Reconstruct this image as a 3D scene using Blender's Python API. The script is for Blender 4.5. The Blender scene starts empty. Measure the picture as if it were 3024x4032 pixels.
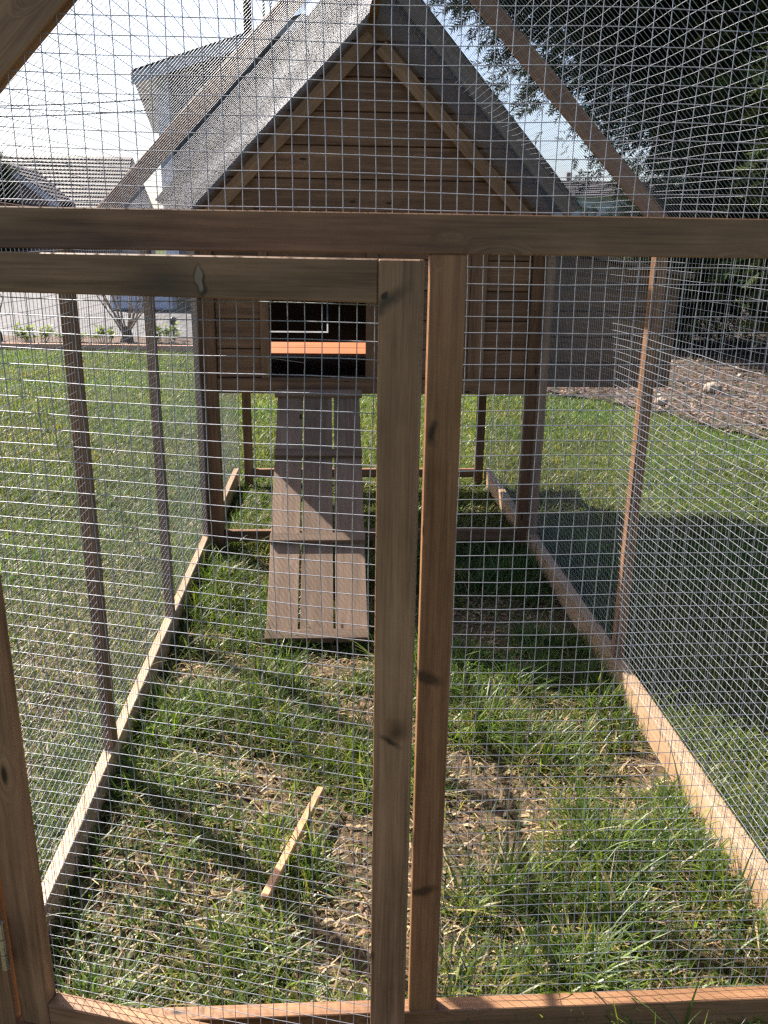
import bpy, bmesh, math, random
import numpy as np
from mathutils import Matrix, Vector
R = math.radians
rng = np.random.default_rng(7)
random.seed(7)
scene = bpy.context.scene
C = scene.collection

# ------------------------------------------------------------ camera
CAM = Vector((-0.01154, -0.88354, 1.07))
YAW, PITCH, ROLL, FPX = 3.3764, 17.4015, 0.8171, 3293.84
def cam_axes():
    y, p, r = R(YAW), R(PITCH), R(ROLL)
    fw = Vector((math.sin(y)*math.cos(p), math.cos(y)*math.cos(p), -math.sin(p)))
    rt = Vector((math.cos(y), -math.sin(y), 0)); up = rt.cross(fw)
    return rt*math.cos(r)+up*math.sin(r), -rt*math.sin(r)+up*math.cos(r), fw
rt, up, fw = cam_axes()
cd = bpy.data.cameras.new('camera'); cam = bpy.data.objects.new('camera', cd); C.objects.link(cam)
cam.matrix_world = Matrix(((rt.x, up.x, -fw.x, CAM.x), (rt.y, up.y, -fw.y, CAM.y), (rt.z, up.z, -fw.z, CAM.z), (0, 0, 0, 1)))
cd.sensor_fit = 'VERTICAL'; cd.sensor_height = 36; cd.sensor_width = 27
cd.lens = 36*FPX/4032; cd.clip_start = 0.02; cd.clip_end = 2000
cd.dof.use_dof = False; cd.dof.focus_distance = 1.25; cd.dof.aperture_fstop = 16
scene.camera = cam
scene.cycles.filter_width = 1.4; scene.cycles.use_adaptive_sampling = False; scene.cycles.use_denoising = False
scene.render.resolution_x = 768; scene.render.resolution_y = 1024
# ------------------------------------------------------------ sky, sun, exposure
SUN_EL = 44.0; SUN_AZ = 315.0            # compass style: 0 = +Y, clockwise
w = bpy.data.worlds.new('World'); scene.world = w; w.use_nodes = True
nt = w.node_tree; nt.nodes.clear()
sky = nt.nodes.new('ShaderNodeTexSky'); sky.sky_type = 'NISHITA'; sky.sun_disc = False
sky.sun_elevation = R(SUN_EL); sky.sun_rotation = R(SUN_AZ)
sky.air_density = 0.8; sky.dust_density = 2.6; sky.ozone_density = 1.0
bgn = nt.nodes.new('ShaderNodeBackground'); bgn.inputs['Strength'].default_value = 0.078
wo = nt.nodes.new('ShaderNodeOutputWorld')
nt.links.new(sky.outputs[0], bgn.inputs[0]); nt.links.new(bgn.outputs[0], wo.inputs[0])
sd = bpy.data.lights.new('sun', 'SUN'); sd.energy = 5.0; sd.angle = R(0.5); sd.color = (1.0, 0.93, 0.82)
so = bpy.data.objects.new('sun', sd); C.objects.link(so)
sdir = Vector((math.sin(R(SUN_AZ))*math.cos(R(SUN_EL)), math.cos(R(SUN_AZ))*math.cos(R(SUN_EL)), math.sin(R(SUN_EL))))
so.rotation_euler = sdir.to_track_quat('Z', 'Y').to_euler(); so.location = (-3, 3, 6)
vs = scene.view_settings
vs.view_transform = 'Standard'; vs.look = 'None'; vs.gamma = 1.0; vs.exposure = 1.55; vs.use_curve_mapping = False

# ------------------------------------------------------------ helpers
WM = {}                                   # world matrices, kept by hand
def link(o, parent=None, M=None):
    M = M or Matrix.Identity(4)
    C.objects.link(o); WM[o.name] = M.copy()
    if parent is not None:
        o.parent = parent
        o.matrix_parent_inverse = Matrix.Identity(4)
        o.matrix_basis = WM[parent.name].inverted() @ M
    else:
        o.matrix_basis = M
    return o
def mesh_obj(name, verts, faces, mat, parent=None, M=None, smooth=False):
    me = bpy.data.meshes.new(name); me.from_pydata([tuple(v) for v in verts], [], [tuple(f) for f in faces]); me.update()
    if mat: me.materials.append(mat)
    if smooth: me.polygons.foreach_set('use_smooth', [True]*len(me.polygons))
    return link(bpy.data.objects.new(name, me), parent, M)
def big_mesh(name, V, Q, mat, parent=None, M=None, smooth=True, attr=None, tris=False):
    me = bpy.data.meshes.new(name); n = len(Q); k = 3 if tris else 4
    me.vertices.add(len(V)); me.vertices.foreach_set('co', np.asarray(V, np.float32).ravel())
    me.loops.add(n*k); me.loops.foreach_set('vertex_index', np.asarray(Q, np.int32).ravel())
    me.polygons.add(n); me.polygons.foreach_set('loop_start', np.arange(0, n*k, k, dtype=np.int32))
    me.polygons.foreach_set('loop_total', np.full(n, k, np.int32))
    me.polygons.foreach_set('use_smooth', np.full(n, smooth, bool))
    if attr is not None:
        a = me.attributes.new('tint', 'FLOAT_COLOR', 'POINT')
        a.data.foreach_set('color', np.asarray(attr, np.float32).ravel())
    me.update(calc_edges=True); me.materials.append(mat)
    return link(bpy.data.objects.new(name, me), parent, M)
def thing(name, label, cat, loc=(0, 0, 0), group=None):
    o = bpy.data.objects.new(name, None); o.empty_display_size = 0.1
    link(o, None, Matrix.Translation(loc)); tag(o, label, cat, group); return o
def tag(o, label=None, cat=None, group=None, kind=None):
    if label: o['label'] = label
    if cat: o['category'] = cat
    if group: o['group'] = group
    if kind: o['kind'] = kind
    return o
def bevelled(bm, off):
    bmesh.ops.bevel(bm, geom=bm.edges[:], offset=off, segments=1, affect='EDGES', clamp_overlap=True)
def timber(name, p0, p1, w, h, mat, parent, upv=(0, 0, 1), bev=0.0012, bow=0.0):
    """box from p0 to p1 (centre line); local x runs along the grain, w across, h along upv"""
    p0 = Vector(p0); p1 = Vector(p1); L = (p1-p0).length
    x = (p1-p0)/L; z = Vector(upv); z = (z-x*z.dot(x)).normalized(); y = z.cross(x)
    c = (p0+p1)/2
    M = Matrix(((x.x, y.x, z.x, c.x), (x.y, y.y, z.y, c.y), (x.z, y.z, z.z, c.z), (0, 0, 0, 1)))
    bm = bmesh.new(); bmesh.ops.create_cube(bm, size=1)
    for v in bm.verts: v.co = Vector((v.co.x*L, v.co.y*w, v.co.z*h))
    if bev: bevelled(bm, min(bev, .3*min(w, h)))
    me = bpy.data.meshes.new(name); bm.to_mesh(me); bm.free(); me.materials.append(mat)
    return link(bpy.data.objects.new(name, me), parent, M)
def box(name, lo, hi, mat, parent, axis='x', bev=0.0012):
    lo = Vector(lo); hi = Vector(hi); c = (lo+hi)/2; d = hi-lo
    if axis == 'x': return timber(name, (lo.x, c.y, c.z), (hi.x, c.y, c.z), d.y, d.z, mat, parent, (0, 0, 1), bev)
    if axis == 'y': return timber(name, (c.x, lo.y, c.z), (c.x, hi.y, c.z), d.x, d.z, mat, parent, (0, 0, 1), bev)
    return timber(name, (c.x, c.y, lo.z), (c.x, c.y, hi.z), d.x, d.y, mat, parent, (0, 1, 0), bev)
def prism(name, poly, y0, y1, mat, parent, bev=0.0012):
    """polygon in world x,z extruded from y0 to y1; local origin at its middle"""
    cx = sum(p[0] for p in poly)/len(poly); cz = sum(p[1] for p in poly)/len(poly)
    bm = bmesh.new()
    a = [bm.verts.new((p[0]-cx, y0, p[1]-cz)) for p in poly]; b = [bm.verts.new((p[0]-cx, y1, p[1]-cz)) for p in poly]
    n = len(poly); bm.faces.new(a); bm.faces.new(b[::-1])
    for i in range(n): bm.faces.new((a[i], b[i], b[(i+1) % n], a[(i+1) % n]))
    bmesh.ops.recalc_face_normals(bm, faces=bm.faces[:])
    if bev: bevelled(bm, bev)
    me = bpy.data.meshes.new(name); bm.to_mesh(me); bm.free(); me.materials.append(mat)
    return link(bpy.data.objects.new(name, me), parent, Matrix.Translation((cx, 0, cz)))
def tube(name, pts, radii, mat, parent=None, seg=8, M=None):
    V, F = tube_geo(pts, radii, seg); return mesh_obj(name, V, F, mat, parent, M, True)
def tube_geo(pts, radii, seg=8, base=0):
    pts = [Vector(p) for p in pts]
    if not hasattr(radii, '__len__'): radii = [radii]*len(pts)
    V = []; F = []; ref = Vector((0.31, 0.17, 0.93))
    for i, p in enumerate(pts):
        t = (pts[min(i+1, len(pts)-1)]-pts[max(i-1, 0)]).normalized()
        a = t.cross(ref); a = a.normalized() if a.length > 1e-3 else Vector((1, 0, 0)); b = t.cross(a)
        for k in range(seg):
            an = 2*math.pi*k/seg; V.append(p+(a*math.cos(an)+b*math.sin(an))*radii[i])
    for i in range(len(pts)-1):
        for k in range(seg):
            k2 = (k+1) % seg; F.append((base+i*seg+k, base+i*seg+k2, base+(i+1)*seg+k2, base+(i+1)*seg+k))
    F.append(tuple(base+k for k in range(seg))[::-1]); F.append(tuple(base+(len(pts)-1)*seg+k for k in range(seg)))
    return V, F
# smooth value noise for placing things (numpy)
def vnoise(x, y, s, seed):
    g = np.random.default_rng(seed).random((64, 64))
    u = x*s+seed*3.7; v = y*s+seed*1.3
    i = np.floor(u).astype(int); j = np.floor(v).astype(int); fu = u-i; fv = v-j
    fu = fu*fu*(3-2*fu); fv = fv*fv*(3-2*fv)
    a = g[i % 64, j % 64]; b = g[(i+1) % 64, j % 64]; c = g[i % 64, (j+1) % 64]; d = g[(i+1) % 64, (j+1) % 64]
    return (a*(1-fu)+b*fu)*(1-fv)+(c*(1-fu)+d*fu)*fv
def gz(x, y):
    x = np.asarray(x, float); y = np.asarray(y, float)
    n = (vnoise(x, y, 3.1, 3)-.5)*.022+(vnoise(x, y, 9.0, 5)-.5)*.014+(vnoise(x, y, 26.0, 8)-.5)*.006
    return n*np.exp(-np.maximum(0, np.hypot(x, y-1.5)-6)/3.0)

# ------------------------------------------------------------ materials
def nmat(name):
    m = bpy.data.materials.new(name); m.use_nodes = True
    t = m.node_tree; b = t.nodes['Principled BSDF']; return m, t, b
def N(t, kind, **kw):
    n = t.nodes.new(kind)
    for k, v in kw.items(): setattr(n, k, v)
    return n
def ramp(t, stops):
    r = N(t, 'ShaderNodeValToRGB'); e = r.color_ramp.elements
    while len(e) < len(stops): e.new(0.5)
    for i, (p, c) in enumerate(stops): e[i].position = p; e[i].color = (*c, 1) if len(c) == 3 else c
    return r
def wood(name, light, dark, knot=(0.03, 0.017, 0.01), rough=0.62, grain=1.0, knots=0.10, spots=()):
    m, t, b = nmat(name); L = t.links.new
    tc = N(t, 'ShaderNodeTexCoord'); oi = N(t, 'ShaderNodeObjectInfo')
    off = N(t, 'ShaderNodeVectorMath', operation='SCALE'); off.inputs[0].default_value = (37, 11, 23); L(oi.outputs['Random'], off.inputs['Scale'])
    add = N(t, 'ShaderNodeVectorMath', operation='ADD'); L(tc.outputs['Object'], add.inputs[0]); L(off.outputs[0], add.inputs[1])
    # knots: cells stretched along the grain, the grain bends round them
    mk = N(t, 'ShaderNodeMapping'); mk.inputs['Scale'].default_value = (5.5, 17, 17); L(add.outputs[0], mk.inputs[0])
    vo = N(t, 'ShaderNodeTexVoronoi'); vo.inputs['Scale'].default_value = 1.0; L(mk.outputs[0], vo.inputs['Vector'])
    kn = N(t, 'ShaderNodeMapRange'); kn.inputs['From Min'].default_value = knots*0.55; kn.inputs['From Max'].default_value = knots; kn.inputs['To Min'].default_value = 1; kn.inputs['To Max'].default_value = 0
    L(vo.outputs['Distance'], kn.inputs['Value'])
    halo = N(t, 'ShaderNodeMapRange'); halo.inputs['From Min'].default_value = 0.05; halo.inputs['From Max'].default_value = knots*2.6; halo.inputs['To Min'].default_value = 0.05; halo.inputs['To Max'].default_value = 0
    L(vo.outputs['Distance'], halo.inputs['Value'])
    hv = N(t, 'ShaderNodeCombineXYZ'); L(halo.outputs[0], hv.inputs[1]); L(halo.outputs[0], hv.inputs[2])
    ad2 = N(t, 'ShaderNodeVectorMath', operation='ADD'); L(add.outputs[0], ad2.inputs[0]); L(hv.outputs[0], ad2.inputs[1])
    m1 = N(t, 'ShaderNodeMapping'); m1.inputs['Scale'].default_value = (1.6*grain, 42*grain, 42*grain); L(ad2.outputs[0], m1.inputs[0])
    n1 = N(t, 'ShaderNodeTexNoise'); n1.inputs['Scale'].default_value = 1.6; n1.inputs['Detail'].default_value = 4; n1.inputs['Distortion'].default_value = 0.6; L(m1.outputs[0], n1.inputs['Vector'])
    m2 = N(t, 'ShaderNodeMapping'); m2.inputs['Scale'].default_value = (9*grain, 260*grain, 260*grain); L(ad2.outputs[0], m2.inputs[0])
    n2 = N(t, 'ShaderNodeTexNoise'); n2.inputs['Scale'].default_value = 1.5; n2.inputs['Detail'].default_value = 3; L(m2.outputs[0], n2.inputs['Vector'])
    m3 = N(t, 'ShaderNodeMapping'); m3.inputs['Scale'].default_value = (5, 9, 9); L(add.outputs[0], m3.inputs[0])
    n3 = N(t, 'ShaderNodeTexNoise'); n3.inputs['Scale'].default_value = 1.2; n3.inputs['Detail'].default_value = 5; n3.inputs['Roughness'].default_value = .65; L(m3.outputs[0], n3.inputs['Vector'])
    mx = N(t, 'ShaderNodeMath', operation='MULTIPLY_ADD'); mx.inputs[1].default_value = 0.35; L(n2.outputs['Fac'], mx.inputs[0])
    s1 = N(t, 'ShaderNodeMath', operation='MULTIPLY'); s1.inputs[1].default_value = 0.55; L(n1.outputs['Fac'], s1.inputs[0]); L(s1.outputs[0], mx.inputs[2])
    s3 = N(t, 'ShaderNodeMath', operation='MULTIPLY_ADD'); s3.inputs[1].default_value = 0.45; L(n3.outputs['Fac'], s3.inputs[0]); L(mx.outputs[0], s3.inputs[2])
    cr = ramp(t, [(0.50, dark), (0.66, tuple(a*.45+c*.55 for a, c in zip(light, dark))), (0.84, light)]); L(s3.outputs[0], cr.inputs[0])
    mixk = N(t, 'ShaderNodeMix', data_type='RGBA'); L(kn.outputs[0], mixk.inputs['Factor']); L(cr.outputs[0], mixk.inputs['A']); mixk.inputs['B'].default_value = (*knot, 1)
    last = mixk
    for (cx_, cy_, cz_, rx_, ry_, rz_, tilt, col, soft) in spots:   # single knots, chips and cracks at known places on a timber
        mp = N(t, 'ShaderNodeMapping', vector_type='TEXTURE'); mp.inputs['Location'].default_value = (cx_, cy_, cz_); mp.inputs['Rotation'].default_value = (0, 0, tilt) if ry_ < .5 else (0, tilt, 0); mp.inputs['Scale'].default_value = (rx_, ry_, rz_)
        wob = N(t, 'ShaderNodeMix', data_type='VECTOR'); wob.inputs['Factor'].default_value = 0.012; L(tc.outputs['Object'], wob.inputs['A'])
        wn = N(t, 'ShaderNodeTexNoise'); wn.inputs['Scale'].default_value = 60; L(tc.outputs['Object'], wn.inputs['Vector']); L(wn.outputs['Color'], wob.inputs['B'])
        L(wob.outputs['Result'], mp.inputs[0]); ln_ = N(t, 'ShaderNodeVectorMath', operation='LENGTH'); L(mp.outputs[0], ln_.inputs[0])
        fr_ = N(t, 'ShaderNodeMapRange'); fr_.inputs['From Min'].default_value = 1-soft; fr_.inputs['From Max'].default_value = 1.0; fr_.inputs['To Min'].default_value = .92; fr_.inputs['To Max'].default_value = 0; L(ln_.outputs['Value'], fr_.inputs['Value'])
        mk_ = N(t, 'ShaderNodeMix', data_type='RGBA'); L(fr_.outputs[0], mk_.inputs['Factor']); L(last.outputs['Result'], mk_.inputs['A']); mk_.inputs['B'].default_value = (*col, 1); last = mk_
    mixk = last
    # board to board tone
    hsv = N(t, 'ShaderNodeHueSaturation'); L(mixk.outputs['Result'], hsv.inputs['Color'])
    vr = N(t, 'ShaderNodeMapRange'); vr.inputs['To Min'].default_value = 0.82; vr.inputs['To Max'].default_value = 1.18; L(oi.outputs['Random'], vr.inputs['Value']); L(vr.outputs[0], hsv.inputs['Value'])
    L(hsv.outputs[0], b.inputs['Base Color']); b.inputs['Roughness'].default_value = rough; b.inputs['Specular IOR Level'].default_value = 0.3
    bp = N(t, 'ShaderNodeBump'); bp.inputs['Strength'].default_value = 0.35; bp.inputs['Distance'].default_value = 0.0012; L(mx.outputs[0], bp.inputs['Height']); L(bp.outputs[0], b.inputs['Normal'])
    return m
def plain(name, col, rough=0.6, var=0.0, scale=8.0, metal=0.0, spec=0.4, bump=0.0, detail=4, coords='Object'):
    m, t, b = nmat(name); L = t.links.new
    b.inputs['Roughness'].default_value = rough; b.inputs['Metallic'].default_value = metal; b.inputs['Specular IOR Level'].default_value = spec
    tc = N(t, 'ShaderNodeTexCoord'); n = N(t, 'ShaderNodeTexNoise'); n.inputs['Scale'].default_value = scale; n.inputs['Detail'].default_value = detail; L(tc.outputs[coords], n.inputs['Vector'])
    lo = tuple(max(0, c*(1-var)) for c in col); hi = tuple(min(1, c*(1+var)) for c in col)
    r = ramp(t, [(0.3, lo), (0.7, hi)]); L(n.outputs['Fac'], r.inputs[0]); L(r.outputs[0], b.inputs['Base Color'])
    if bump:
        bp = N(t, 'ShaderNodeBump'); bp.inputs['Strength'].default_value = 0.6; bp.inputs['Distance'].default_value = bump; L(n.outputs['Fac'], bp.inputs['Height']); L(bp.outputs[0], b.inputs['Normal'])
    return m
def leaf_mat(name, trans=0.4, gloss=0.10, rough=0.38):
    m = bpy.data.materials.new(name); m.use_nodes = True; t = m.node_tree; t.nodes.clear(); L = t.links.new
    at = N(t, 'ShaderNodeAttribute', attribute_name='tint')
    di = N(t, 'ShaderNodeBsdfDiffuse'); tr = N(t, 'ShaderNodeBsdfTranslucent'); gl = N(t, 'ShaderNodeBsdfGlossy'); gl.inputs['Roughness'].default_value = rough
    L(at.outputs['Color'], di.inputs['Color'])
    g = N(t, 'ShaderNodeMix', data_type='RGBA', blend_type='MULTIPLY'); g.inputs['Factor'].default_value = 1; L(at.outputs['Color'], g.inputs['A']); g.inputs['B'].default_value = (1.5, 1.5, 0.8, 1); L(g.outputs['Result'], tr.inputs['Color'])
    m1 = N(t, 'ShaderNodeMixShader'); m1.inputs[0].default_value = trans; L(di.outputs[0], m1.inputs[1]); L(tr.outputs[0], m1.inputs[2])
    fr = N(t, 'ShaderNodeFresnel'); fr.inputs['IOR'].default_value = 1.4
    fm = N(t, 'ShaderNodeMath', operation='MULTIPLY_ADD'); fm.inputs[1].default_value = 0.0; fm.inputs[2].default_value = gloss*0.3; L(fr.outputs[0], fm.inputs[0])
    m2 = N(t, 'ShaderNodeMixShader'); L(fm.outputs[0], m2.inputs[0]); L(m1.outputs[0], m2.inputs[1]); L(gl.outputs[0], m2.inputs[2])
    o = N(t, 'ShaderNodeOutputMaterial'); L(m2.outputs[0], o.inputs[0]); return m

W_RUN = wood('run_timber', (0.320, 0.168, 0.086), (0.112, 0.054, 0.028), rough=0.52)
W_RAIL = wood('rail_timber', (0.50, 0.335, 0.21), (0.28, 0.17, 0.10), rough=0.5)
KN = (.022, .012, .007); KB = (.060, .030, .015)
W_POST = wood('centre_post_timber', (0.330, 0.165, 0.076), (0.115, 0.053, 0.025), rough=0.52, knots=.05, spots=[(.312, -.006, .0, .017, .007, 9, .1, KN, .75), (.02, -.004, .0, .011, .024, 9, .25, KB, .5), (-.285, .0, .0, .009, .026, 9, -.2, KB, .6)])
W_STILE = wood('door_stile_timber', (0.305, 0.165, 0.088), (0.106, 0.053, 0.028), rough=0.52, knots=.05, spots=[(.462, -.004, .0, .030, .009, 9, .9, (.055, .033, .020), .8), (.468, -.006, .0, .006, .004, 9, .3, KN, .5), (.035, .012, .0, .020, .016, 9, .5, (.075, .036, .018), .8), (.022, .006, .0, .005, .016, 9, .5, KN, .8), (-.26, -.012, .0, .008, .006, 9, 0, KN, .7)])
W_DRAIL = wood('door_rail_timber', (0.310, 0.166, 0.088), (0.106, 0.053, 0.028), rough=0.52, knots=.03, spots=[(.055, 0, .002, .0065, 9, .0165, 0, (.035, .020, .012), .35), (.0545, 0, .004, .0038, 9, .0125, .1, (.30, .215, .15), .25), (.018, 0, .0, .05, 9, .03, 0, (.075, .045, .028), 1.0)])
W_TRIM_LIT = wood('lit_trim_timber', (0.340, 0.192, 0.106), (0.160, 0.086, 0.047))  # paler than the boards: light caught by the gable trims is in the colour
W_COOP = wood('coop_timber', (0.260, 0.136, 0.072), (0.098, 0.048, 0.026), knots=0.09)
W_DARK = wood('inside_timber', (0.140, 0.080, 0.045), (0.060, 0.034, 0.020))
W_RAMP = wood('ramp_timber', (0.235, 0.155, 0.105), (0.120, 0.076, 0.050), grain=0.8)
W_ROOF = wood('roof_timber', (0.190, 0.125, 0.080), (0.080, 0.050, 0.032))
W_STICK = wood('stick_timber', (0.55, 0.30, 0.16), (0.34, 0.17, 0.085), knots=0.02)
W_REAR_BOARD = wood('rear_board_timber', (0.34, 0.105, 0.02), (0.22, 0.065, 0.014), knots=0.05)
W_EDGE = wood('edging_timber', (0.55, 0.33, 0.24), (0.36, 0.20, 0.14))
M_WIRE = plain('galvanised_wire', (0.275, 0.285, 0.325), 0.50, 0.15, 60, metal=0.40, spec=0.3)
M_STEEL = plain('zinc_steel', (0.46, 0.46, 0.40), 0.35, 0.25, 90, metal=0.9)
M_BLACKP = plain('black_plastic', (0.012, 0.012, 0.014), 0.22, 0.3, 12)
M_GRASS = leaf_mat('grass_blade', 0.45, 0.11, 0.42)
M_CON = leaf_mat('conifer_foliage', 0.12, 0.02, 0.6)
M_LEAF = leaf_mat('soft_leaf', 0.45, 0.1)
M_LIT = leaf_mat('dry_litter', 0.1, 0.02, 0.6)
M_BARK = plain('bark', (0.10, 0.07, 0.05), 0.9, 0.5, 25, bump=0.01)

# ------------------------------------------------------------ ground
def axis(lo, hi, near0, near1, fine):
    a = list(np.arange(near0, near1, fine)); s = fine; x = near1
    while x < hi: a.append(x); s *= 1.25; x += s
    a.append(hi); s = fine; x = near0-fine; b = []
    while x > lo: b.append(x); s *= 1.25; x -= s
    b.append(lo); return np.array(b[::-1]+a)
gx = axis(-400, 400, -1.6, 2.4, 0.03); gy = axis(-300, 800, -0.7, 3.6, 0.03)
XX, YY = np.meshgrid(gx, gy); ZZ = gz(XX, YY)
V = np.stack([XX.ravel(), YY.ravel(), ZZ.ravel()], 1); nx = len(gx); ny = len(gy)
ii, jj = np.meshgrid(np.arange(nx-1), np.arange(ny-1)); a = (jj*nx+ii).ravel()
Q = np.stack([a, a+1, a+nx+1, a+nx], 1)
m, t, b = nmat('soil_and_turf'); L = t.links.new
tc = N(t, 'ShaderNodeTexCoord')
n1 = N(t, 'ShaderNodeTexNoise'); n1.inputs['Scale'].default_value = 3.5; n1.inputs['Detail'].default_value = 8; n1.inputs['Roughness'].default_value = .7; L(tc.outputs['Object'], n1.inputs['Vector'])
n2 = N(t, 'ShaderNodeTexNoise'); n2.inputs['Scale'].default_value = 70; n2.inputs['Detail'].default_value = 8; n2.inputs['Roughness'].default_value = .75; L(tc.outputs['Object'], n2.inputs['Vector'])
r1 = ramp(t, [(0.34, (0.040, 0.029, 0.020)), (0.52, (0.12, 0.085, 0.057)), (0.74, (0.32, 0.23, 0.16))]); L(n2.outputs['Fac'], r1.inputs[0])
r2 = ramp(t, [(0.35, (0.030, 0.052, 0.012)), (0.65, (0.075, 0.095, 0.03))]); L(n2.outputs['Fac'], r2.inputs[0])
sep = N(t, 'ShaderNodeSeparateXYZ'); L(tc.outputs['Object'], sep.inputs[0])
# turf floor gets greener away from the scratched run
dx = N(t, 'ShaderNodeVectorMath', operation='DISTANCE'); L(tc.outputs['Object'], dx.inputs[0]); dx.inputs[1].default_value = (0.15, 0.7, 0)
mr = N(t, 'ShaderNodeMapRange'); mr.inputs['From Min'].default_value = 1.0; mr.inputs['From Max'].default_value = 2.8; L(dx.outputs['Value'], mr.inputs['Value'])
mm = N(t, 'ShaderNodeMath', operation='MULTIPLY_ADD'); mm.inputs[1].default_value = 1.1; L(mr.outputs[0], mm.inputs[0])
n1s = N(t, 'ShaderNodeMath', operation='MULTIPLY_ADD'); n1s.inputs[1].default_value = 0.7; n1s.inputs[2].default_value = -0.30; L(n1.outputs['Fac'], n1s.inputs[0]); L(n1s.outputs[0], mm.inputs[2]); mm.use_clamp = True
mix = N(t, 'ShaderNodeMix', data_type='RGBA'); L(mm.outputs[0], mix.inputs['Factor']); L(r1.outputs[0], mix.inputs['A']); L(r2.outputs[0], mix.inputs['B']); L(mix.outputs['Result'], b.inputs['Base Color'])
b.inputs['Roughness'].default_value = 0.95; b.inputs['Specular IOR Level'].default_value = 0.1
bp = N(t, 'ShaderNodeBump'); bp.inputs['Strength'].default_value = 0.9; bp.inputs['Distance'].default_value = 0.01; L(n2.outputs['Fac'], bp.inputs['Height']); L(bp.outputs[0], b.inputs['Normal'])
M_SOIL = m
tag(big_mesh('lawn', V, Q, M_SOIL), 'green lawn with bare trodden soil patches inside the run', kind='structure')

def sheet(name, poly, z, mat, label, step=None):
    o = mesh_obj(name, [(x, y, z) for x, y in poly], [tuple(range(len(poly)))], mat); tag(o, label, kind='structure'); return o
M_GRAVEL = plain('grey_gravel', (0.125, 0.120, 0.125), 0.9, 0.5, 9, bump=0.03, detail=12)
M_BED = plain('dark_bed_soil', (0.10, 0.065, 0.045), 0.95, 0.6, 12, bump=0.03, detail=10)
M_MULCH = plain('mulch_soil', (0.070, 0.050, 0.041), 0.95, 0.7, 10, bump=0.04, detail=12)
sheet('gravel_drive', [(-60, 9.25), (-0.2, 9.05), (1.6, 9.0), (1.6, 40), (-60, 40)], 0.010, M_GRAVEL, 'pale grey gravel drive behind the garden')
sheet('planting_bed', [(-30, 8.55), (1.4, 8.25), (1.4, 9.6), (-30, 9.9)], 0.020, M_BED, 'dark narrow planting bed behind the lawn edging')
soil_edge = [(0.9, 8.2), (1.35, 6.6), (1.72, 5.52), (2.0, 5.15), (2.2, 4.79), (2.42, 4.2), (2.54, 3.82), (3.1, 2.9), (3.9, 2.0)]
sheet('soil_bed', soil_edge+[(12, 1.0), (14, 16), (1.6, 16)], 0.024, M_MULCH, 'brown leaf-strewn soil bank under the conifers')

# ------------------------------------------------------------ the chicken run
XL, XR, ZR, TW = -0.4734, 0.6961, 0.0759, 0.022
ZBT, ZBB = 1.1056, 1.0665
YW, YK, XA = 2.0473, 2.9548, 0.1025
run = thing('chicken_run', 'brown timber chicken run with wire mesh walls and pitched mesh roof', 'chicken run', (0.1, 0.0, 0.0))
box('beam', (XL-.03, 0, ZBB), (XR+.03, TW, ZBT), W_RUN, run, 'x')
box('base_rail', (XL-.03, 0, 0.004), (XR+.03, TW, ZR), W_RUN, run, 'x')
box('post', (0.0845, 0.0006, ZR), (0.1221, TW-.0006, ZBB), W_POST, run, 'z')
box('post', (XL-TW, 0.0008, ZR), (-0.4405, TW-.001, ZBB), W_RUN, run, 'z')
box('post', (XR-.02, 0.0008, ZR), (XR+TW, TW-.001, ZBB), W_RUN, run, 'z')
for s, X in ((-1, XL), (1, XR)):
    lo, hi = (X-TW, X) if s < 0 else (X, X+TW+.006)
    rail = box('base_rail', (lo, TW+.0005, 0.004), (hi, 2.98, ZR), W_RAIL, run, 'y')
    box('top_rail', (lo if s > 0 else hi-.012, TW+.0005, 1.088 if s > 0 else 1.113), (hi, YW+.0, 1.126), W_RUN, run, 'y')
    ys = ((0.647, .038), (1.3037, .038), (2.006, .0405)) if s < 0 else ((1.018, .030), (2.0, .035))
    for y, wd in ys: box('post', (lo+.0008, y, ZR), (hi-.0006, y+wd, 1.088 if s > 0 else 1.113), W_RUN, run, 'z')
# roof frame of the run: front gable rafters, one middle pair, ridge
def rafter(name, zi, zo, y0, y1, s, zend, parent, mat, slope=1.005, zpeak_gap=0.0):
    """sloping board whose lower edge is zi-slope*|dx|, upper zo-slope*|dx|, down to zend at its upper foot"""
    d_in = 0.0; e = (zo-zend)/slope
    poly = [(XA+s*zpeak_gap, zi-slope*zpeak_gap), (XA+s*e, zi-slope*e), (XA+s*e, zo-slope*e), (XA+s*zpeak_gap, zo-slope*zpeak_gap)]
    # build straight and rotate so that the grain follows the slope
    a = Vector(((poly[0][0]+poly[3][0])/2, (y0+y1)/2, (poly[0][1]+poly[3][1])/2)); bq = Vector(((poly[1][0]+poly[2][0])/2, (y0+y1)/2, (poly[1][1]+poly[2][1])/2))
    h = (zo-zi)/math.sqrt(1+slope*slope)
    return timber(name, a, bq, y1-y0, h, mat, parent, (0, 0, 1))
for s in (-1, 1):
    rafter('rafter', 1.655, 1.745, 0.0232, 0.0452, s, 1.128, run, W_RUN, 1.0, 0.012)
    rafter('rafter', 1.726, 1.774, 1.040, 1.068, s, 1.135, run, W_RUN, 1.005, 0.012)
timber('ridge_beam', (XA, 0.046, 1.700), (XA, YW-.004, 1.775), .034, .05, W_RUN, run)
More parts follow.
